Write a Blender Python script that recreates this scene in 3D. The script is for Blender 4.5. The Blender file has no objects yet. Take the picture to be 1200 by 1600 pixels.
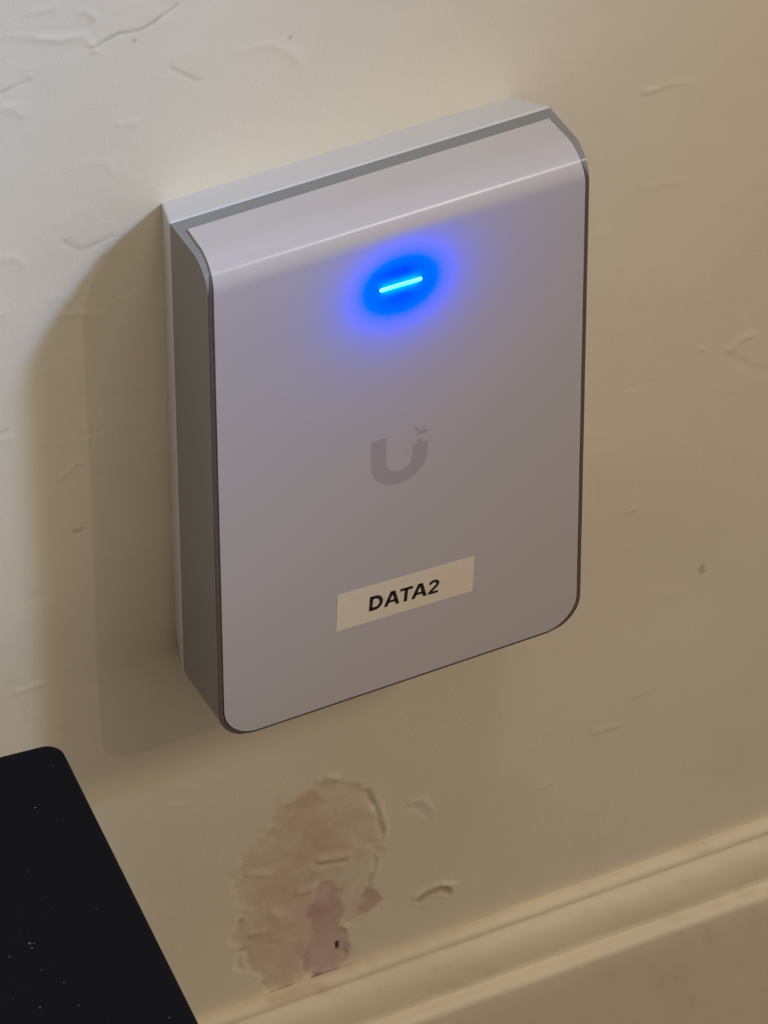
import bpy, bmesh, math
import numpy as np
from mathutils import Vector, Matrix

# ------------------------------------------------------------------ camera
scene = bpy.context.scene
COL = scene.collection
Z0 = 0.272                       # height of the access point's lower edge above the floor
YAW, PITCH, ROLL = 0.46361316, -0.70067208, -0.0041096
TARGET = Vector((0.01138190, 0.0, Z0 + 0.02461802))
DIST, FPX = 1.5420433, 10059.46
fw = Vector((math.sin(YAW) * math.cos(PITCH), math.cos(YAW) * math.cos(PITCH), math.sin(PITCH)))
r0 = Vector((math.cos(YAW), -math.sin(YAW), 0.0))
u0 = r0.cross(fw)
rt = r0 * math.cos(ROLL) + u0 * math.sin(ROLL)
up = u0 * math.cos(ROLL) - r0 * math.sin(ROLL)
cpos = TARGET - fw * DIST
cam_d = bpy.data.cameras.new('camera')
cam = bpy.data.objects.new('camera', cam_d)
COL.objects.link(cam)
cam.matrix_world = Matrix(((rt.x, up.x, -fw.x, cpos.x), (rt.y, up.y, -fw.y, cpos.y),
                           (rt.z, up.z, -fw.z, cpos.z), (0, 0, 0, 1)))
cam_d.sensor_fit = 'VERTICAL'
cam_d.sensor_height = 36.0
cam_d.sensor_width = 27.0
cam_d.lens = FPX / 1600.0 * 36.0
cam_d.clip_start = 0.05
scene.camera = cam

# ------------------------------------------------------------------ light
scene.view_settings.view_transform = 'Standard'
scene.view_settings.look = 'None'
scene.view_settings.gamma = 1.0
scene.view_settings.use_curve_mapping = False
scene.view_settings.exposure = 0.0

world = bpy.data.worlds.new('room_light')
scene.world = world
world.use_nodes = True
bg = world.node_tree.nodes['Background']
bg.inputs['Color'].default_value = (1.0, 0.853, 0.752, 1)
bg.inputs['Strength'].default_value = 0.480


def aim(o, loc, target):
    o.location = loc
    o.rotation_euler = (Vector(target) - Vector(loc)).to_track_quat('-Z', 'Y').to_euler()


def spot(name, energy, color, soft, cone, direction, target, dist):
    d = bpy.data.lights.new(name, 'SPOT')
    d.energy = energy
    d.color = color
    d.shadow_soft_size = soft
    d.spot_size = math.radians(cone)
    d.spot_blend = 1.0
    o = bpy.data.objects.new(name, d)
    COL.objects.link(o)
    t = Vector(target)
    aim(o, t + Vector(direction).normalized() * dist, t)
    return o


# cool daylight that falls on the wall from the upper right front
spot('daylight_spot', 240.0, (0.165, 0.415, 1.0), 0.13, 8.5, (0.54, -0.52, 0.59), (-0.130, 0.0, Z0 + 0.180), 2.1)
# warm lamp beside it
spot('warm_spot', 82.0, (1.0, 0.82, 0.57), 0.24, 14.0, (0.54, -0.53, 0.54), (-0.160, 0.0, Z0 + 0.085), 2.1)
# unseen lamp added to draw the bright streak along the cover's bend
spot('streak_lamp', 7.0, (1.0, 0.92, 0.80), 0.024, 40.0, (0.36, -0.74, 0.56), (0.0, 0.0, Z0 + 0.09), 2.1)
# lamp almost straight above, grazing the wall
spot('overhead_lamp', 19.0, (0.95, 1.0, 0.87), 0.25, 50.0, (0.10, -0.26, 1.0), (0.0, 0.0, Z0 + 0.05), 1.9)


# ------------------------------------------------------------------ helpers
def at(px, py, y=0.0):
    """point of the plane Y=y that the photograph shows at pixel (px, py)"""
    d = fw + rt * ((px - 600.0) / FPX) + up * ((800.0 - py) / FPX)
    return cpos + d * ((y - cpos.y) / d.y)


def at_z(px, py, z):
    d = fw + rt * ((px - 600.0) / FPX) + up * ((800.0 - py) / FPX)
    return cpos + d * ((z - cpos.z) / d.z)


def material(name, color, rough=0.5, metallic=0.0, bump=None, spec=0.5, vary=None, coat=0.0):
    m = bpy.data.materials.new(name)
    m.use_nodes = True
    nt = m.node_tree
    b = nt.nodes['Principled BSDF']
    b.inputs['Base Color'].default_value = (*color, 1)
    b.inputs['Roughness'].default_value = rough
    b.inputs['Metallic'].default_value = metallic
    b.inputs['Specular IOR Level'].default_value = spec
    b.inputs['Coat Weight'].default_value = coat
    tc = nt.nodes.new('ShaderNodeTexCoord')
    if bump:
        scale, dist, strength = bump
        n = nt.nodes.new('ShaderNodeTexNoise')
        n.inputs['Scale'].default_value = scale
        n.inputs['Detail'].default_value = 3.0
        nt.links.new(tc.outputs['Object'], n.inputs['Vector'])
        bp = nt.nodes.new('ShaderNodeBump')
        bp.inputs['Distance'].default_value = dist
        bp.inputs['Strength'].default_value = strength
        nt.links.new(n.outputs['Fac'], bp.inputs['Height'])
        nt.links.new(bp.outputs['Normal'], b.inputs['Normal'])
    if vary:
        scale, amount = vary
        n = nt.nodes.new('ShaderNodeTexNoise')
        n.inputs['Scale'].default_value = scale
        n.inputs['Detail'].default_value = 4.0
        nt.links.new(tc.outputs['Object'], n.inputs['Vector'])
        mx = nt.nodes.new('ShaderNodeMixRGB')
        mx.inputs['Color1'].default_value = (*[c * (1 - amount) for c in color], 1)
        mx.inputs['Color2'].default_value = (*[min(1, c * (1 + amount)) for c in color], 1)
        nt.links.new(n.outputs['Fac'], mx.inputs['Fac'])
        nt.links.new(mx.outputs['Color'], b.inputs['Base Color'])
    return m


def link(name, mesh, mat, parent=None):
    o = bpy.data.objects.new(name, mesh)
    COL.objects.link(o)
    if mat:
        mesh.materials.append(mat)
    if parent:
        o.parent = parent
    return o


def from_data(name, verts, faces, mat, parent=None, smooth=False):
    me = bpy.data.meshes.new(name)
    me.from_pydata([tuple(v) for v in verts], [], faces)
    me.validate()
    bm = bmesh.new()
    bm.from_mesh(me)
    bmesh.ops.recalc_face_normals(bm, faces=bm.faces)
    bm.to_mesh(me)
    bm.free()
    if smooth:
        me.shade_smooth()
    return link(name, me, mat, parent)


def bevel(o, width, segments=3, angle=40.0):
    md = o.modifiers.new('bevel', 'BEVEL')
    md.width = width
    md.segments = segments
    md.limit_method = 'ANGLE'
    md.angle_limit = math.radians(angle)
    md.use_clamp_overlap = True
    md.harden_normals = False
    return md


def smooth_by_angle(o, deg=35.0):
    o.data.shade_smooth()
    me = o.data
    bm = bmesh.new()
    bm.from_mesh(me)
    for e in bm.edges:
        if len(e.link_faces) == 2 and e.calc_face_angle(0) > math.radians(deg):
            e.smooth = False
    bm.to_mesh(me)
    bm.free()


# ------------------------------------------------------------------ wall
rng = np.random.default_rng(7)


def value_noise(X, Z, cell, seed):
    g = np.random.default_rng(seed).random((256, 256))
    u = X / cell + 91.3
    v = Z / cell + 57.7
    iu = np.floor(u).astype(int)
    iv = np.floor(v).astype(int)
    fu = u - iu
    fv = v - iv
    fu = fu * fu * fu * (fu * (fu * 6 - 15) + 10)
    fv = fv * fv * fv * (fv * (fv * 6 - 15) + 10)
    a = g[iu % 256, iv % 256]
    b = g[(iu + 1) % 256, iv % 256]
    c = g[iu % 256, (iv + 1) % 256]
    d = g[(iu + 1) % 256, (iv + 1) % 256]
    return (a * (1 - fu) + b * fu) * (1 - fv) + (c * (1 - fu) + d * fu) * fv


def fbm(X, Z, cell, seed, octaves=4):
    s = 0.0
    amp = 0.5
    for k in range(octaves):
        s = s + amp * value_noise(X + 3.1 * k, Z - 1.7 * k, cell / 2 ** k, seed + k)
        amp *= 0.5
    return s / (1 - 0.5 ** octaves)


def sstep(a, b, x):
    t = np.clip((x - a) / (b - a), 0, 1)
    return t * t * (3 - 2 * t)


def stretch(lo, hi, step, far_lo, far_hi):
    dense = np.arange(lo, hi + step * 0.5, step)
    def tail(start, end):
        out = []
        p, s = start, step
        sg = 1 if end > start else -1
        while (end - p) * sg > 0:
            s *= 1.5
            p += s * sg
            out.append(p)
        out[-1] = end
        return out
    return np.array(tail(dense[0], far_lo)[::-1] + list(dense) + tail(dense[-1], far_hi))


corners = [at(0, 0), at(1200, 0), at(0, 1600), at(1200, 1600)]
XL = min(c.x for c in corners) - 0.004
XH = max(c.x for c in corners) + 0.004
ZH = max(c.z for c in corners) + 0.004
BASE_TOP = (at(700, 1450, -0.0005).z + at(1200, 1275, -0.0005).z) / 2 - 0.0008     # top of the baseboard on the wall
ZL = BASE_TOP - 0.006
xs = stretch(XL, XH, 0.00042, -1.1, 1.1)
zs = stretch(ZL, ZH, 0.00042, 0.0, 1.6)
X, Z = np.meshgrid(xs, zs, indexing='ij')
h = np.zeros_like(X)              # height out of the wall, metres

MM = 0.001
h += (fbm(X, Z, 0.045, 11, 3) - 0.5) * 0.40 * MM
h += (fbm(X, Z, 0.009, 23, 3) - 0.5) * 0.07 * MM
h += (fbm(X, Z, 0.0022, 37, 2) - 0.5) * 0.016 * MM
# knock-down plaster: flat islands with a low step at their edge
isl = fbm(X + (fbm(X, Z, 0.012, 71, 2) - 0.5) * 0.02, Z, 0.030, 53, 4)
h += sstep(0.545, 0.575, isl) * 0.035 * MM
isl2 = fbm(X, Z + (fbm(X, Z, 0.01, 77, 2) - 0.5) * 0.02, 0.022, 95, 4)
h += sstep(0.60, 0.625, isl2) * 0.03 * MM

# albedo of the wall paint
WALL = np.array((0.775, 0.700, 0.530))
C = np.empty(X.shape + (3,))
C[:] = WALL
tone = (fbm(X, Z, 0.05, 5, 4) - 0.5)[..., None]
C *= 1 + 0.10 * tone * np.array((1, 1, 1.2))


def window(pts, margin):
    px = [p[0] for p in pts]
    pz = [p[1] for p in pts]
    i0, i1 = np.searchsorted(xs, (min(px) - margin, max(px) + margin))
    j0, j1 = np.searchsorted(zs, (min(pz) - margin, max(pz) + margin))
    return slice(i0, i1), slice(j0, j1)


def seg_dist(Xs, Zs, pts, closed=False):
    d = np.full(Xs.shape, 9.0)
    n = len(pts)
    for k in range(n if closed else n - 1):
        (ax, az), (bx, bz) = pts[k], pts[(k + 1) % n]
        L = (bx - ax) ** 2 + (bz - az) ** 2 + 1e-18
        t = np.clip(((Xs - ax) * (bx - ax) + (Zs - az) * (bz - az)) / L, 0, 1)
        d = np.minimum(d, np.hypot(Xs - ax - t * (bx - ax), Zs - az - t * (bz - az)))
    return d


def inside(Xs, Zs, pts):
    r = np.zeros(Xs.shape, bool)
    n = len(pts)
    for k in range(n):
        (ax, az), (bx, bz) = pts[k], pts[(k + 1) % n]
        c = ((az > Zs) != (bz > Zs)) & (Xs < (bx - ax) * (Zs - az) / (bz - az + 1e-18) + ax)
        r ^= c
    return r


def wp(pixels):
    return [(p.x, p.z) for p in (at(a, b) for a, b in pixels)]


def ridge(pixels, width, height, wob=0.4):
    height *= 0.62
    pts = wp(pixels)
    s = window(pts, width * 5)
    Xs, Zs = X[s], Z[s]
    d = seg_dist(Xs + (fbm(Xs, Zs, 0.004, 3, 2) - 0.5) * width * wob * 4, Zs, pts)
    h[s] += height * np.exp(-(d / width) ** 2) * (0.55 + 0.9 * fbm(Xs, Zs, 0.005, 9, 2))


def blob(pixels, soft, depth=0.0, color=None, mix=1.0, wob=1.0, wobcell=0.004, seed=31, edge=0.0, edge_w=0.0006):
    """an irregular patch: sunk by depth, recoloured, with a raised rim of height edge"""
    pts = wp(pixels)
    s = window(pts, 0.012)
    Xs, Zs = X[s], Z[s]
    wx = (fbm(Xs, Zs, wobcell, seed, 3) - 0.5) * 0.004 * wob
    wz = (fbm(Xs, Zs, wobcell, seed + 50, 3) - 0.5) * 0.004 * wob
    d = seg_dist(Xs + wx, Zs + wz, pts, True)
    sd = np.where(inside(Xs + wx, Zs + wz, pts), -d, d)
    m = 1 - sstep(-soft, soft, sd)
    depth, edge = depth * 0.55, edge * 0.5
    h[s] += -depth * m + edge * np.exp(-((sd - edge_w) / edge_w) ** 2)
    if color is not None:
        k = (m * mix)[..., None]
        C[s] = C[s] * (1 - k) + np.array(color) * k


# ridges and trowel marks of the plaster, where they stand on the wall
for px, w, hh in (
        (((140, 75), (152, 72), (165, 62), (185, 52), (215, 48), (240, 35), (262, 18), (275, 8)), 0.0006, -0.00016),
        (((60, 60), (95, 62), (110, 58), (128, 56), (140, 66), (152, 78)), 0.0009, 0.00022),
        (((0, 58), (30, 57), (55, 55)), 0.0011, 0.00014),
        (((130, 18), (148, 28)), 0.0012, 0.00020),
        (((0, 170), (18, 168), (35, 178)), 0.0013, 0.00022),
        (((0, 145), (20, 135), (45, 125)), 0.0006, -0.00012),
        (((375, 82), (400, 72), (430, 70), (455, 82), (468, 96)), 0.0012, 0.00016),
        (((268, 105), (290, 118), (312, 126)), 0.0006, -0.00012),
        (((150, 165), (190, 152)), 0.0009, 0.00010),
        (((185, 195), (215, 190)), 0.0010, 0.00012),
        (((120, 262), (140, 252), (170, 258), (180, 272)), 0.0010, 0.00012),
        (((100, 378), (125, 392), (150, 382), (175, 368)), 0.0007, -0.00014),
        (((0, 405), (20, 403), (38, 412)), 0.0012, 0.00016),
        (((45, 20), (85, 12)), 0.0010, 0.00012),
        (((0, 492), (10, 488)), 0.0012, 0.00022),
        (((0, 687), (16, 684)), 0.0010, 0.00018),
        (((80, 465), (95, 462), (130, 492)), 0.0010, 0.00010),
        (((96, 493), (120, 490), (160, 494)), 0.0009, 0.00014),
        (((185, 462), (205, 452)), 0.0008, -0.00010),
        (((95, 748), (120, 722), (135, 720)), 0.0009, 0.00012),
        (((118, 830), (126, 828)), 0.0007, -0.00018),
        (((38, 945), (60, 930), (75, 932)), 0.0010, -0.00014),
        (((25, 1080), (45, 1075), (62, 1068)), 0.0010, 0.00020),
        (((170, 1025), (195, 1005)), 0.0008, -0.00010),
        (((1012, 142), (1022, 140)), 0.0010, 0.00040),
        (((1022, 140), (1050, 132), (1075, 130)), 0.0009, 0.00014),
        (((1144, 545), (1150, 537), (1158, 530), (1172, 524)), 0.0011, 0.00042),
        (((1145, 558), (1165, 575), (1195, 580)), 0.0012, -0.00015),
        (((1095, 547), (1099, 545)), 0.0008, 0.00025),
        (((985, 798), (990, 796)), 0.0008, 0.00030),
        (((985, 605), (1010, 598), (1030, 592)), 0.0010, -0.00010),
        (((930, 1144), (952, 1138), (968, 1134)), 0.0009, 0.00018),
        (((840, 1232), (860, 1225)), 0.0010, 0.00014),
        (((990, 1090), (1010, 1080)), 0.0008, 0.00014),
        (((1040, 930), (1060, 925)), 0.0010, 0.00010),
        (((1000, 288), (1030, 292)), 0.0010, 0.00010),
        (((1035, 285), (1060, 282)), 0.0012, 0.00014),
        (((930, 370), (945, 366)), 0.0010, 0.00016),
        (((640, 1255), (662, 1248), (675, 1262)), 0.0009, 0.00030),
        (((645, 1262), (660, 1268), (672, 1280)), 0.0009, -0.00018),
        (((652, 1292), (668, 1285)), 0.0009, -0.00020),
        (((245, 1275), (262, 1262), (280, 1258)), 0.0009, 0.00012),
        (((250, 1225), (300, 1232)), 0.0010, 0.00012),
        (((275, 1430), (290, 1425)), 0.0008, 0.00014)):
    ridge(px, w, hh)
for px, r in (((454, 58), 3), ((1096, 892), 6), ((1098, 885), 4), ((870, 268), 4), ((211, 62), 3)):
    blob(((px[0] - r, px[1]), (px[0], px[1] - r), (px[0] + r, px[1]), (px[0], px[1] + r)), 0.0006, -0.0001,
         (0.36, 0.30, 0.20), 0.6, wob=0.3)

# fine cracks with grime in them
for px, w, k_ in ((((140, 75), (152, 72), (165, 62), (185, 52), (215, 48), (240, 35), (262, 18), (275, 8)), 0.00045, 0.30),
                  (((0, 145), (20, 135), (45, 125)), 0.0005, 0.14), (((268, 105), (290, 118), (312, 126)), 0.0005, 0.14),
                  (((100, 378), (125, 392), (150, 382), (172, 370)), 0.0006, 0.16), (((525, 243), (540, 240), (552, 234)), 0.0004, 0.3),
                  (((130, 18), (146, 30)), 0.0006, 0.14), (((0, 677), (8, 672)), 0.0006, 0.2), (((118, 831), (127, 828)), 0.0005, 0.3)):
    pts = wp(px)
    s = window(pts, 0.004)
    d = seg_dist(X[s] + (fbm(X[s], Z[s], 0.003, 13, 2) - 0.5) * 0.0012, Z[s], pts)
    C[s] *= 1 - (k_ * np.exp(-(d / w) ** 2) * (0.4 + 1.1 * fbm(X[s], Z[s], 0.004, 19, 2)))[..., None]

# torn paint under the access point
TORN = ((500, 1218), (522, 1215), (555, 1222), (577, 1240), (588, 1265), (597, 1300), (590, 1335), (583, 1360),
        (580, 1385), (588, 1412), (572, 1432), (540, 1445), (546, 1480), (540, 1502), (505, 1526), (478, 1520),
        (455, 1546), (418, 1550), (408, 1532), (376, 1508), (380, 1482), (362, 1465), (374, 1436), (386, 1420),
        (374, 1392), (358, 1375), (372, 1347), (396, 1322), (412, 1304), (430, 1272), (455, 1250), (490, 1240))
blob(TORN, 0.0016, 0.00045, (0.690, 0.575, 0.405), 0.75, wob=1.5, edge=0.00006)
blob(((440, 1252), (480, 1246), (500, 1262), (545, 1290), (540, 1325), (500, 1330), (488, 1360), (470, 1372), (455, 1345),
      (462, 1310), (436, 1298)), 0.0040, 0.00005, (0.655, 0.500, 0.360), 0.8, wob=1.8)
blob(((415, 1345), (450, 1335), (478, 1365), (492, 1400), (482, 1440), (478, 1500), (455, 1545), (418, 1548), (410, 1530),
      (380, 1500), (395, 1470), (385, 1430), (398, 1385)), 0.0030, 0.00012, (0.675, 0.530, 0.390), 0.8, wob=1.8)
# lower layer: pink plaster in the deepest part
blob(((500, 1378), (520, 1384), (529, 1402), (533, 1440), (546, 1482), (541, 1504), (505, 1527), (476, 1516), (473, 1502),
      (482, 1478), (483, 1432), (490, 1400)), 0.0013, 0.00030, (0.610, 0.435, 0.395), 0.85, wob=1.0, edge=0.00010)
blob(((574, 1386), (588, 1390), (588, 1412), (574, 1430), (562, 1424), (570, 1405)), 0.0007, 0.00016,
     (0.580, 0.410, 0.340), 0.8, wob=0.8)
blob(((487, 1412), (510, 1408), (520, 1420), (500, 1440), (488, 1432)), 0.0025, 0.0, (0.540, 0.345, 0.320), 0.7, wob=1.4)
# remaining paint left standing inside the torn area
blob(((535, 1345), (580, 1330), (582, 1360), (565, 1390), (558, 1420), (540, 1440), (532, 1400), (524, 1368)), 0.0022, -0.00030,
     WALL * 0.93, 0.8, wob=1.6)
for px, w, hh in (
        (((572, 1238), (584, 1258), (591, 1280), (596, 1302)), 0.0009, -0.00060),
        (((576, 1236), (590, 1256), (598, 1280), (602, 1306)), 0.0009, 0.00030),
        (((586, 1343), (582, 1360), (577, 1378)), 0.0009, -0.00055),
        (((590, 1341), (587, 1362), (583, 1380)), 0.0008, 0.00030),
        (((500, 1345), (520, 1340), (545, 1336)), 0.0012, 0.00065),
        (((498, 1352), (520, 1351), (540, 1347)), 0.0009, -0.00040),
        (((482, 1360), (492, 1362)), 0.0018, 0.00055),
        (((465, 1397), (480, 1395), (492, 1388)), 0.0012, 0.00050),
        (((448, 1328), (456, 1322)), 0.0015, 0.00040),
        (((390, 1368), (412, 1366)), 0.0012, 0.00040),
        (((422, 1428), (436, 1434)), 0.0014, 0.00045),
        (((368, 1438), (382, 1435)), 0.0009, 0.00040),
        (((395, 1460), (410, 1456)), 0.0011, 0.00045),
        (((540, 1444), (556, 1434), (570, 1428)), 0.0006, -0.00040),
        (((400, 1480), (420, 1474), (435, 1476)), 0.0010, -0.00016),
        (((373, 1440), (368, 1458), (362, 1470)), 0.0009, -0.00030),
        (((376, 1490), (372, 1508), (382, 1514)), 0.0009, -0.00040),
        (((410, 1536), (418, 1548), (440, 1551), (458, 1545)), 0.0008, -0.00040),
        (((474, 1500), (478, 1516), (496, 1526)), 0.0010, -0.00055),
        (((536, 1490), (545, 1496), (540, 1506)), 0.0014, -0.00050),
        (((500, 1240), (508, 1250), (520, 1248)), 0.0010, 0.00025),
        (((498, 1220), (512, 1216), (524, 1216)), 0.0011, 0.00040),
        (((406, 1300), (418, 1308), (430, 1307)), 0.0009, -0.00016),
        (((512, 1532), (524, 1533)), 0.0012, -0.00060)):
    ridge(px, w, hh)
# loose flake right of the torn area, the shade below it painted brown
blob(((647, 1408), (662, 1398), (682, 1388), (698, 1385), (708, 1391), (706, 1400), (690, 1396), (672, 1402), (655, 1412)),
     0.0008, 0.00050, (0.47, 0.37, 0.25), 0.75, wob=0.3, edge=0.00020)
ridge(((650, 1400), (668, 1388), (690, 1380), (706, 1383)), 0.0009, 0.00055)
# mottling inside the torn area
pts_ = wp(TORN)
s_ = window(pts_, 0.004)
m_ = inside(X[s_], Z[s_], pts_)[..., None]
g_ = (fbm(X[s_], Z[s_], 0.005, 141, 4) - 0.5)[..., None]
C[s_] *= 1 + m_ * g_ * np.array((0.14, 0.24, 0.30))
h[s_] += m_[..., 0] * (fbm(X[s_], Z[s_], 0.0035, 151, 3) - 0.5) * 0.00022
# small black hole in the pink plaster
blob(((525, 1474), (529, 1472), (530, 1482), (526, 1486)), 0.00016, 0.0012, (0.015, 0.012, 0.010), 1.0, wob=0.15)

# the face stays in front of the wall's zero plane nowhere near the fittings' backs
nx, nz = X.shape
co = np.stack([X, -h, Z], -1).reshape(-1, 3)
idx = np.arange(nx * nz).reshape(nx, nz)
quads = np.stack([idx[:-1, :-1], idx[1:, :-1], idx[1:, 1:], idx[:-1, 1:]], -1).reshape(-1, 4)
me = bpy.data.meshes.new('wall_back')
me.vertices.add(len(co))
me.vertices.foreach_set('co', co.ravel().astype(np.float32))
me.loops.add(quads.size)
me.loops.foreach_set('vertex_index', quads.ravel().astype(np.int32))
me.polygons.add(len(quads))
me.polygons.foreach_set('loop_start', np.arange(0, quads.size, 4, dtype=np.int32))
ca = me.attributes.new('paint', 'FLOAT_COLOR', 'POINT')
ca.data.foreach_set('color', np.concatenate([C, np.ones(C.shape[:2] + (1,))], -1).ravel().astype(np.float32))
me.update(calc_edges=True)
me.shade_smooth()

m_wall = material('cream_wall_paint', tuple(WALL), 0.62, bump=(1500.0, 0.00010, 0.5), spec=0.3)
nt = m_wall.node_tree
an = nt.nodes.new('ShaderNodeAttribute')
an.attribute_name = 'paint'
nt.links.new(an.outputs['Color'], nt.nodes['Principled BSDF'].inputs['Base Color'])
wall = link('wall_back', me, m_wall)
wall['kind'] = 'structure'
wall['label'] = 'cream painted plaster wall with torn paint patch'

# ------------------------------------------------------------------ floor and baseboard
m_floor = material('brown_floor', (0.16, 0.10, 0.06), 0.5, vary=(9.0, 0.3))
fl = from_data('floor', [(-1.1, -2.2, 0), (1.1, -2.2, 0), (1.1, 0.0, 0), (-1.1, 0.0, 0),
                         (-1.1, -2.2, -0.02), (1.1, -2.2, -0.02), (1.1, 0.0, -0.02), (-1.1, 0.0, -0.02)],
               [(0, 1, 2, 3), (7, 6, 5, 4), (0, 4, 5, 1), (1, 5, 6, 2), (2, 6, 7, 3), (3, 7, 4, 0)], m_floor)
fl['kind'] = 'structure'
fl['label'] = 'brown floor below the baseboard'

# moulded baseboard: (out of the wall, below its top), millimetres
PROFILE = [(0.0, 0.2), (0.8, 0.1), (1.7, 0.25), (2.6, 0.7), (3.2, 1.3), (3.5, 1.9), (3.55, 2.4), (3.6, 2.8), (3.95, 3.15),
           (4.6, 3.8), (5.6, 4.8), (6.5, 6.2), (7.2, 8.0), (7.7, 10.2), (7.9, 12.4), (7.9, 14.4), (8.3, 14.9), (9.3, 15.1),
           (10.4, 15.4), (11.3, 15.9), (11.8, 16.6), (12.0, 17.6), (12.0, 60.0), (12.0, BASE_TOP / MM)]
bxs = stretch(XL, XH + 0.02, 0.0022, -1.1, 1.1)
sub = []
for (a, b), (c, d) in zip(PROFILE[:-1], PROFILE[1:]):
    n = max(1, min(8, int(math.hypot(c - a, d - b) / 1.2)))
    for k in range(n):
        sub.append((a + (c - a) * k / n, b + (d - b) * k / n))
sub.append(PROFILE[-1])
P = np.array(sub) * MM
S, XB = np.meshgrid(np.arange(len(P)), bxs, indexing='ij')
PY = P[S, 0]
PZ = BASE_TOP - P[S, 1]
amp = np.clip(P[S, 0] / 0.004, 0, 1) * np.clip((PZ - 0.01) / 0.02, 0, 1)
lump = ((fbm(XB, P[S, 1] * 2, 0.02, 61, 3) - 0.5) * 0.40 + (fbm(XB, P[S, 1] * 2, 0.006, 62, 3) - 0.5) * 0.34) * MM * amp
PY = PY + lump
PZ = PZ + lump * 0.6
co = np.stack([XB, -PY, PZ], -1).reshape(-1, 3)
idx = np.arange(S.size).reshape(S.shape)
quads = np.stack([idx[:-1, :-1], idx[1:, :-1], idx[1:, 1:], idx[:-1, 1:]], -1).reshape(-1, 4).tolist()
m_base = material('cream_trim_paint', (0.765, 0.660, 0.475), 0.5, bump=(900.0, 0.00012, 0.5), spec=0.35)
bb = from_data('baseboard_back', co.tolist(), quads, m_base, smooth=True)
# its own paint colour, worn through to brown below the torn wall
TRIM = np.array((0.765, 0.660, 0.475))
tx0, tx1 = at(415, 1592, -0.003).x, at(505, 1560, -0.003).x
g = (XB - tx0) / (tx1 - tx0)
nz1 = fbm(XB, P[S, 1] * 2, 0.006, 201, 3)
worn = sstep(-0.05, 0.15, g + (nz1 - 0.5) * 0.5) * (1 - sstep(0.7, 1.05, g + (nz1 - 0.5) * 0.5))
worn = worn * sstep(0.0012, 0.0022, P[S, 0]) * (1 - sstep(0.0030, 0.0040, P[S, 0] + (nz1 - 0.5) * 0.002)) * 0.8
spots_ = sstep(0.70, 0.78, fbm(XB, P[S, 1] * 2, 0.004, 211, 2)) * 0.25
TC_ = TRIM * (1 + 0.10 * (fbm(XB, P[S, 1] * 2, 0.03, 221, 3) - 0.5))[..., None]
for k_, c_ in ((worn, (0.62, 0.45, 0.31)), (spots_, (0.60, 0.50, 0.34))):
    TC_ = TC_ * (1 - k_[..., None]) + np.array(c_) * k_[..., None]
ta = bb.data.attributes.new('paint', 'FLOAT_COLOR', 'POINT')
ta.data.foreach_set('color', np.concatenate([TC_, np.ones(TC_.shape[:2] + (1,))], -1).ravel().astype(np.float32))
nt = m_base.node_tree
an = nt.nodes.new('ShaderNodeAttribute')
an.attribute_name = 'paint'
nt.links.new(an.outputs['Color'], nt.nodes['Principled BSDF'].inputs['Base Color'])
bb['kind'] = 'structure'
bb['label'] = 'cream painted moulded baseboard along the wall'

# ------------------------------------------------------------------ wireless access point
W, H, D, DB = 0.0960, 0.14082, 0.03168, 0.01245
FL, FT = 0.00375, 0.00399
RB = 0.0088                     # rounded lower corners
RT = 0.0075                     # bend of the upper front edge

m_white = material('white_plastic', (0.60, 0.60, 0.60), 0.42, bump=(1200.0, 0.00004, 0.3))
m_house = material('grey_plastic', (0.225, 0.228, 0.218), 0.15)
m_gap_shade = material('dark_brown_gap_shade', (0.110, 0.086, 0.078), 0.5)  # shade of the groove beside the cover, put into the colour
m_plate = material('glossy_white_front', (0.505, 0.470, 0.455), 0.19, bump=(1600.0, 0.00002, 0.25))
m_logo = material('grey_logo_print', (0.40, 0.365, 0.360), 0.35)
m_sticker = material('cream_label_tape', (0.75, 0.66, 0.50), 0.55)
m_ink = material('black_ink', (0.018, 0.014, 0.018), 0.5)

root = bpy.data.objects.new('wireless_access_point', None)
COL.objects.link(root)
root.location = (0, 0, Z0)
root['label'] = 'white wall-mounted wireless access point with a lit blue status light'
root['category'] = 'access point'


def outline(hw, hh, r, zlow=0.0, n=10):
    """front outline: square upper corners, rounded lower corners (x, z), counter-clockwise from upper right"""
    pts = [(hw, hh), (-hw, hh)]
    for k in range(n + 1):
        a = math.pi + k / n * math.pi / 2
        pts.append((-hw + r + r * math.cos(a), zlow + r + r * math.sin(a)))
    for k in range(n + 1):
        a = 1.5 * math.pi + k / n * math.pi / 2
        pts.append((hw - r + r * math.cos(a), zlow + r + r * math.sin(a)))
    return pts


# mounting base: narrower on the wall, flaring out towards the housing
o1 = outline(W / 2, H, RB)
o0 = outline(W / 2 - FL, H - FT, RB * 0.8, FT)
n = len(o1)
vs = [(x, 0.0004, z) for x, z in o0] + [(x, -DB + 0.0009, z) for x, z in o1] + [(x, -DB + 0.0001, z) for x, z in o1]
fs = [tuple(range(n)), tuple(range(3 * n - 1, 2 * n - 1, -1))]
for s in range(2):
    for k in range(n):
        fs.append((s * n + k, s * n + (k + 1) % n, (s + 1) * n + (k + 1) % n, (s + 1) * n + k))
base = from_data('mounting_base', vs, fs, m_white, root)
bevel(base, 0.0004, 2)

# housing: front follows the bend at the top
def front_y(z, d=D, hh=H, r=RT):
    if z <= hh - r:
        return -d
    t = min(1.0, (z - (hh - r)) / r)
    return -(d - r) - math.sqrt(max(0.0, r * r * (1 - t * t)))


def half_width(z, hw, r, zlow):
    t = z - zlow
    return hw if t >= r else hw - r + math.sqrt(max(0.0, r * r - (r - t) ** 2))


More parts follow.
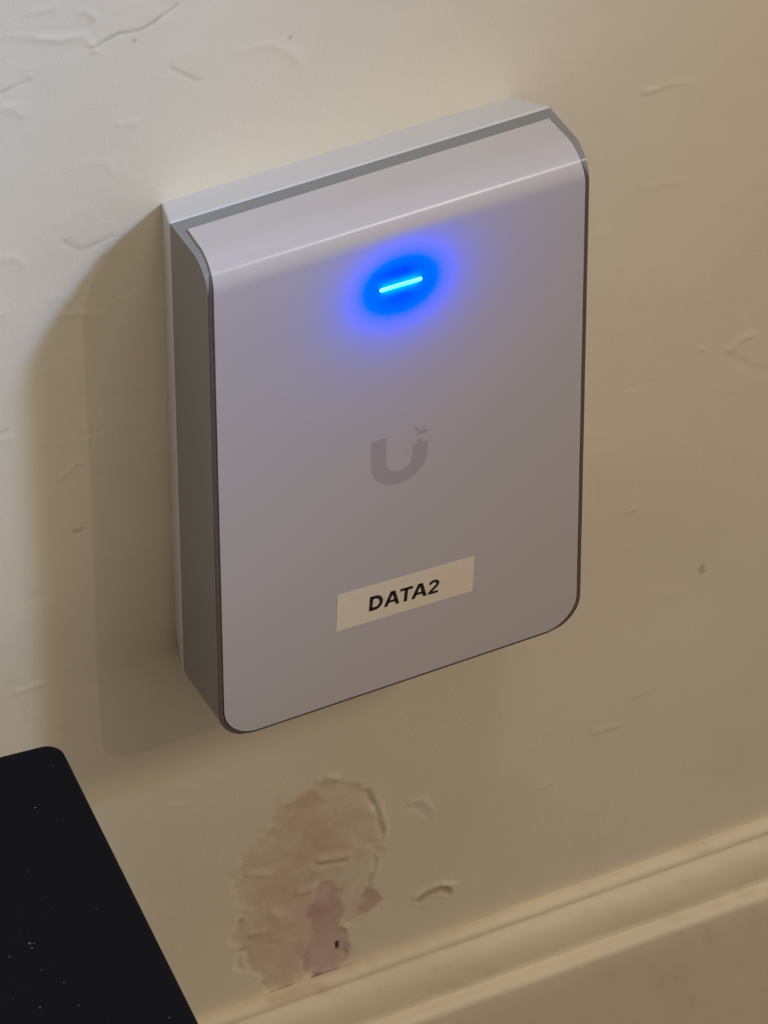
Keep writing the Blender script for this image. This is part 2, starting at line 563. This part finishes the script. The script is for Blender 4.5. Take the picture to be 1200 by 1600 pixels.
def z_rows(zlow, hh, r, rt):
    rows = [zlow + r * (1 - math.cos(k / 12 * math.pi / 2)) for k in range(13)]
    rows += [zlow + r + (hh - rt - zlow - r) * k / 8 for k in range(1, 9)]
    rows += [hh - rt + rt * math.sin(k / 14 * math.pi / 2) for k in range(1, 15)]
    return rows


rows = z_rows(0.0, H, RB, RT)
vs, fs = [], []
for z in rows:
    w = half_width(z, W / 2, RB, 0.0)
    y = front_y(z)
    vs += [(-w, y, z), (w, y, z), (-w, -DB, z), (w, -DB, z)]
nr = len(rows)
for k in range(nr - 1):
    a, b = 4 * k, 4 * (k + 1)
    fs += [(a, a + 1, b + 1, b), (a + 2, b + 2, b + 3, a + 3), (a, b, b + 2, a + 2), (a + 1, a + 3, b + 3, b + 1)]
fs += [(0, 2, 3, 1), (4 * nr - 4, 4 * nr - 3, 4 * nr - 1, 4 * nr - 2)]
housing = from_data('housing', vs, fs, m_house, root)
smooth_by_angle(housing, 40)
bevel(housing, 0.0004, 3, 50)

# front cover: bent sheet lying on the housing
TH = 0.0005
GAP = 0.0040                    # grey rim left free at the back of the top face
path = []                       # (y, z, ny, nz, inset, along_top)
zlow = 0.0007
for z in z_rows(zlow, H, RB, RT):
    if z <= H - RT + 1e-9:
        path.append((-D, z, -1.0, 0.0, 0.0012))
    else:
        t = math.asin(min(1.0, (z - (H - RT)) / RT))
        path.append((-(D - RT) - RT * math.cos(t), z, -math.cos(t), math.sin(t), 0.0012 + 0.0009 * (t / (math.pi / 2))))
yb = -DB - GAP
for k in range(1, 7):
    path.append((-(D - RT) + (yb + (D - RT)) * k / 6, H, 0.0, 1.0, 0.0021 + 0.0003 * k / 6))
vs, fs = [], []
for (y, z, ny, nz_, ins) in path:
    w = half_width(z, W / 2, RB, zlow) - ins if z > zlow + 1e-9 else W / 2 - RB
    w = min(w, half_width(max(z, zlow), W / 2 - ins, RB - ins * 0.5, zlow))
    for off in (TH, -0.0003):
        vs += [(-w, y + ny * off, z + nz_ * off), (w, y + ny * off, z + nz_ * off)]
nr = len(path)
for k in range(nr - 1):
    a, b = 4 * k, 4 * (k + 1)
    fs += [(a, a + 1, b + 1, b), (a + 2, b + 2, b + 3, a + 3), (a, b, b + 2, a + 2), (a + 1, a + 3, b + 3, b + 1)]
fs += [(0, 2, 3, 1), (4 * nr - 4, 4 * nr - 3, 4 * nr - 1, 4 * nr - 2)]
plate = from_data('front_cover', vs, fs, m_plate, root)
smooth_by_angle(plate, 40)
bevel(plate, 0.00025, 2, 50)
# dark strip painting the shaded groove along the cover's sides and lower edge
vs, fs = [], []
gap_shade = [p for p in path if p[1] <= H - RT * 0.35 and p[0] < -(D - RT)]
for (y, z, ny, nz_, ins) in gap_shade:
    zz = z if z > zlow + 1e-9 else 0.0
    k = max(0.0, (z - (H - RT)) / RT) / 0.65
    w = half_width(zz, W / 2, RB, 0.0) - 0.0001 - 0.0012 * min(1.0, k)
    for off in (0.00022, -0.0003):
        vs += [(-w, y + ny * off, zz + nz_ * off), (w, y + ny * off, zz + nz_ * off)]
nr = len(gap_shade)
for k in range(nr - 1):
    a, b = 4 * k, 4 * (k + 1)
    fs += [(a, a + 1, b + 1, b), (a + 2, b + 2, b + 3, a + 3), (a, b, b + 2, a + 2), (a + 1, a + 3, b + 3, b + 1)]
fs += [(0, 2, 3, 1), (4 * nr - 4, 4 * nr - 3, 4 * nr - 1, 4 * nr - 2)]
gap_shade_o = from_data('gap_shade', vs, fs, m_gap_shade, root)
smooth_by_angle(gap_shade_o, 40)
YF = -D - TH                    # outer face of the cover


def on_front(px, py):
    p = at(px, py, YF)
    return p.x, p.z - Z0


def slab(name, pts, y_back, y_front, mat, parent, bev=0.0):
    n = len(pts)
    vs = [(x, y_front, z) for x, z in pts] + [(x, y_back, z) for x, z in pts]
    fs = [tuple(range(n)), tuple(range(2 * n - 1, n - 1, -1))]
    fs += [(k, k + n, (k + 1) % n + n, (k + 1) % n) for k in range(n)]
    o = from_data(name, vs, fs, mat, parent)
    if bev:
        bevel(o, bev, 2)
    return o


# status light: lit bar in a shallow lens
ax, az = on_front(596, 453.5)
bx, bz = on_front(656, 435.5)
m_led = bpy.data.materials.new('lit_blue_lens')
m_led.use_nodes = True
pb = m_led.node_tree.nodes['Principled BSDF']
pb.inputs['Base Color'].default_value = (0.1, 0.5, 0.9, 1)
pb.inputs['Emission Color'].default_value = (0.50, 0.88, 1.0, 1)
pb.inputs['Emission Strength'].default_value = 1.0
r = 0.00062
ang = math.atan2(bz - az, bx - ax)
pts = []
for k in range(9):
    a = ang + math.pi / 2 + k / 8 * math.pi
    pts.append((ax + r * math.cos(a), az + r * math.sin(a)))
for k in range(9):
    a = ang - math.pi / 2 + k / 8 * math.pi
    pts.append((bx + r * math.cos(a), bz + r * math.sin(a)))
led = slab('status_light', pts, YF + 0.0001, YF - 0.00025, m_led, root, 0.0001)
led['label'] = 'glowing blue status light bar'
# the light it throws on the cover; a 475 nm diode lies outside sRGB, so its red is below zero
NL = 4
for k in range(2 * NL):           # outer row, then a fainter inner row close to the lens
    t = (k % NL + 0.5) / NL
    pl = bpy.data.lights.new('status_light_glow', 'POINT')
    pl.shadow_soft_size = 0.0008
    pl.energy = 0.0085 if k < NL else 0.00024
    pl.specular_factor = 0.0
    pl.use_nodes = True
    nt = pl.node_tree
    em = nt.nodes['Emission']
    cx = nt.nodes.new('ShaderNodeCombineXYZ')
    cx.inputs[0].default_value = -0.12 if k < NL else 0.0
    cx.inputs[1].default_value = -0.05 if k < NL else 0.9
    cx.inputs[2].default_value = 1.0
    nt.links.new(cx.outputs[0], em.inputs['Color'])
    plo = bpy.data.objects.new('status_light_glow', pl)
    COL.objects.link(plo)
    plo.parent = root
    plo.visible_glossy = False
    plo.location = (ax + (bx - ax) * t, YF - (0.0050 if k < NL else 0.0016), az + (bz - az) * t)

# printed emblem: a letter U whose right arm breaks up into squares
def emblem():
    (lx, ltz) = on_front(580, 691)
    (rx, rtz) = on_front(668, 690)
    (_, botz) = on_front(616, 757.5)
    w = rx - lx
    cx = (lx + rx) / 2
    arm = w * 0.265
    R = w / 2
    cz = botz + R
    top_l = ltz
    n = 20
    outer = [(cx + R * math.cos(a), cz + R * math.sin(a)) for a in [math.pi + k / n * math.pi for k in range(n + 1)]]
    ri = R - arm
    inner = [(cx + ri * math.cos(a), cz + ri * math.sin(a)) for a in [2 * math.pi - k / n * math.pi for k in range(n + 1)]]
    q = arm / 3
    top_r = cz + R * 0.42
    pts = [(lx, top_l)] + outer + [(rx, top_r), (rx - q, top_r), (rx - q, top_r + q * 0.9), (rx - 2 * q, top_r + q * 0.9),
                                  (rx - 2 * q, top_r), (rx - arm, top_r)] + inner + [(lx + arm, top_l)]
    o = slab('emblem', pts, YF + 0.0001, YF - 0.00003, m_logo, root)
    o['label'] = 'grey printed U emblem with square dots'
    for dx, dz, s in ((1.0, 1.9, 1.0), (0.0, 1.9, 0.9), (1.9, 3.0, 0.8), (0.55, 3.3, 0.45)):
        x1 = rx - q * dx
        z1 = top_r + q * dz
        slab('emblem_dot', [(x1, z1 + q * s), (x1 - q * s, z1 + q * s), (x1 - q * s, z1), (x1, z1)],
             YF + 0.0001, YF - 0.00003, m_logo, o)
emblem()

# name label
lab = [on_front(*p) for p in ((527, 930.5), (525, 987), (738, 923), (741, 869))]
sticker = slab('name_label', lab, YF + 0.0001, YF - 0.00008, m_sticker, root)
sticker['label'] = 'cream label tape lettered DATA2'


def strokes():
    """bold sans capitals as thick strokes in a box one cap high"""
    T = 0.215
    quads = []

    def line(pts, t=T):
        n = len(pts)
        P_ = [Vector(p) for p in pts]
        off = []
        for i in range(n):
            d0 = (P_[i] - P_[i - 1]).normalized() if i else (P_[1] - P_[0]).normalized()
            d1 = (P_[i + 1] - P_[i]).normalized() if i < n - 1 else d0
            m = Vector((-(d0.y + d1.y), d0.x + d1.x)).normalized()
            off.append(m * (t / 2) / max(0.5, m.dot(Vector((-d1.y, d1.x)))))
        for i in range(n - 1):
            quads.append((P_[i] - off[i], P_[i + 1] - off[i + 1], P_[i + 1] + off[i + 1], P_[i] + off[i]))

    def arc(cx, cy, rx, ry, a0, a1, n=10):
        return [(cx + rx * math.cos(math.radians(a0 + (a1 - a0) * k / n)), cy + ry * math.sin(math.radians(a0 + (a1 - a0) * k / n)))
                for k in range(n + 1)]

    def leg(x0, x1, y0, y1, w):
        quads.append((Vector((x0 - w, y0)), Vector((x0 + w, y0)), Vector((x1 + w, y1)), Vector((x1 - w, y1))))
    x = 0.0
    h2 = T / 2
    # D
    line([(x + h2, 0), (x + h2, 1)])
    line([(x + h2, h2), (x + 0.36, h2)] + arc(x + 0.36, 0.5, 0.38, 0.4, -85, 85, 14) + [(x + 0.36, 1 - h2), (x + h2, 1 - h2)])
    x += 0.95

    def letter_a(x):
        leg(x + 0.11, x + 0.46, 0, 1, 0.115)
        leg(x + 0.87, x + 0.52, 0, 1, 0.115)
        line([(x + 0.24, 0.305), (x + 0.74, 0.305)], 0.17)
    letter_a(x)
    x += 0.96
    line([(x, 1 - h2), (x + 0.80, 1 - h2)], 0.19)
    line([(x + 0.40, 0), (x + 0.40, 0.9)])
    x += 0.78
    letter_a(x)
    x += 1.04
    line(arc(x + 0.33, 0.69, 0.245, 0.215, 175, -20, 14) + [(x + 0.50, 0.50), (x + 0.30, 0.32), (x + 0.15, 0.16)], 0.19)
    line([(x + 0.02, 0.085), (x + 0.66, 0.085)], 0.17)
    vs, fs = [], []
    for q in quads:
        fs.append(tuple(range(len(vs), len(vs) + 4)))
        vs += [(p.x, p.y, 0.0) for p in q]
    m = bpy.data.meshes.new('lettering')
    m.from_pydata(vs, [], fs)
    return m


tm = strokes()
v = np.array([p.co[:] for p in tm.vertices])
lo, hi = v.min(0), v.max(0)
q00, q10, q11, q01 = [Vector(on_front(*p)) for p in ((576, 955.5), (684, 925), (687, 903), (578, 932.5))]
for p in tm.vertices:
    s = (p.co.x - lo[0]) / (hi[0] - lo[0])
    t = (p.co.y - lo[1]) / (hi[1] - lo[1])
    e = (q00 * (1 - s) + q10 * s) * (1 - t) + (q01 * (1 - s) + q11 * s) * t
    p.co = (e.x, YF - 0.00010, e.y)
txt = link('lettering', tm, m_ink, sticker)
txt['label'] = 'black bold letters DATA2'

# ------------------------------------------------------------------ black box standing on the floor by the wall
m_black = material('matte_black_vinyl', (0.0030, 0.0036, 0.0058), 0.65, bump=(700.0, 0.00008, 0.3), spec=0.12)
m_dust = material('pale_dust', (0.13, 0.13, 0.125), 0.9)
c0 = at(92, 1155, -0.055)        # its far right corner, 55 mm off the wall
ZT = c0.z
p1 = at_z(0, 1180, ZT)
p2 = at_z(300, 1580, ZT)
pc = at_z(98, 1174, ZT)
e1 = Vector((p2.x - pc.x, p2.y - pc.y)).normalized()       # along its right side, out of the wall
e2 = Vector((e1.y, -e1.x))                                 # along its far side, to the left
if e2.x > 0:
    e2 = -e2
BW, BD, RC = 0.26, 0.34, 0.0038
corner = Vector((c0.x, c0.y))
broot = bpy.data.objects.new('black_box', None)
COL.objects.link(broot)
broot.location = (corner.x, corner.y, 0)
broot['label'] = 'matte black box with a dusty flat top standing beside the wall'
broot['category'] = 'box'


def rounded(w, d, inset, r, n=6):
    pts = []
    for cx, cy, a0 in ((w - inset - r, d - inset - r, 0), (inset + r, d - inset - r, 90), (inset + r, inset + r, 180),
                       (w - inset - r, inset + r, 270)):
        for k in range(n + 1):
            a = math.radians(a0 + 90 * k / n)
            pts.append((cx + r * math.cos(a), cy + r * math.sin(a)))
    return [(e2.x * u + e1.x * t, e2.y * u + e1.y * t) for u, t in pts]


def stack(name, levels, mat, parent):
    vs, fs = [], []
    n = len(levels[0][0])
    for pts, z in levels:
        vs += [(x, y, z) for x, y in pts]
    for s in range(len(levels) - 1):
        fs += [(s * n + k, s * n + (k + 1) % n, (s + 1) * n + (k + 1) % n, (s + 1) * n + k) for k in range(n)]
    fs += [tuple(range(n)), tuple(range(len(vs) - 1, len(vs) - n - 1, -1))]
    o = from_data(name, vs, fs, mat, parent)
    smooth_by_angle(o, 30)
    return o


stack('body', [(rounded(BW, BD, 0.002, RC), 0.012), (rounded(BW, BD, 0.002, RC), ZT - 0.0185)], m_black, broot)
lv = [(rounded(BW, BD, 0.0, RC), ZT - 0.018)]
for k in range(5):
    a = k / 4 * math.pi / 2
    lv.append((rounded(BW, BD, 0.0018 * (1 - math.cos(a)), RC), ZT - 0.0018 + 0.0018 * math.sin(a)))
lid = stack('top_panel', lv, m_black, broot)
for u in (0.03, BW - 0.03):
    for t in (0.03, BD - 0.03):
        q = [(x * 0.07 + e2.x * (u - 0.01) + e1.x * (t - 0.01), y * 0.07 + e2.y * (u - 0.01) + e1.y * (t - 0.01))
             for x, y in rounded(0.28, 0.28, 0.0, 0.1)]
        stack('foot', [(q, 0.0), (q, 0.0125)], m_black, broot)
# dust specks on the top
vs, fs = [], []
spots = [(46, 1474, 4.5), (50, 1481, 3.0), (53, 1474, 2.0), (82, 1196, 2.0), (55, 1262, 3.0), (44, 1362, 1.8), (65, 1515, 2.4), (100, 1535, 2.4),
         (62, 1574, 3.2), (123, 1571, 2.2), (15, 1495, 3.0), (265, 1590, 3.0), (98, 1281, 1.6), (20, 1560, 2.0), (150, 1420, 1.4), (30, 1420, 1.5)]
for k in range(40):
    spots.append((rng.uniform(0, 200), rng.uniform(1400, 1600), rng.uniform(0.5, 1.0)))
for a, b, s in spots:
    p = at_z(a, b, ZT)
    rr = s * 0.00011
    i0 = len(vs)
    for k in range(6):
        an_ = k * math.pi / 3 + rng.uniform(-.4, .4)
        q = rr * rng.uniform(0.5, 1.2)
        vs.append((p.x + q * math.cos(an_) - corner.x, p.y + q * math.sin(an_) - corner.y, ZT - 0.00002))
    vs.append((p.x - corner.x, p.y - corner.y, ZT + rr * 0.5))
    fs += [(i0 + k, i0 + (k + 1) % 6, i0 + 6) for k in range(6)]
du = from_data('dust', vs, fs, m_dust, broot)
du['kind'] = 'stuff'
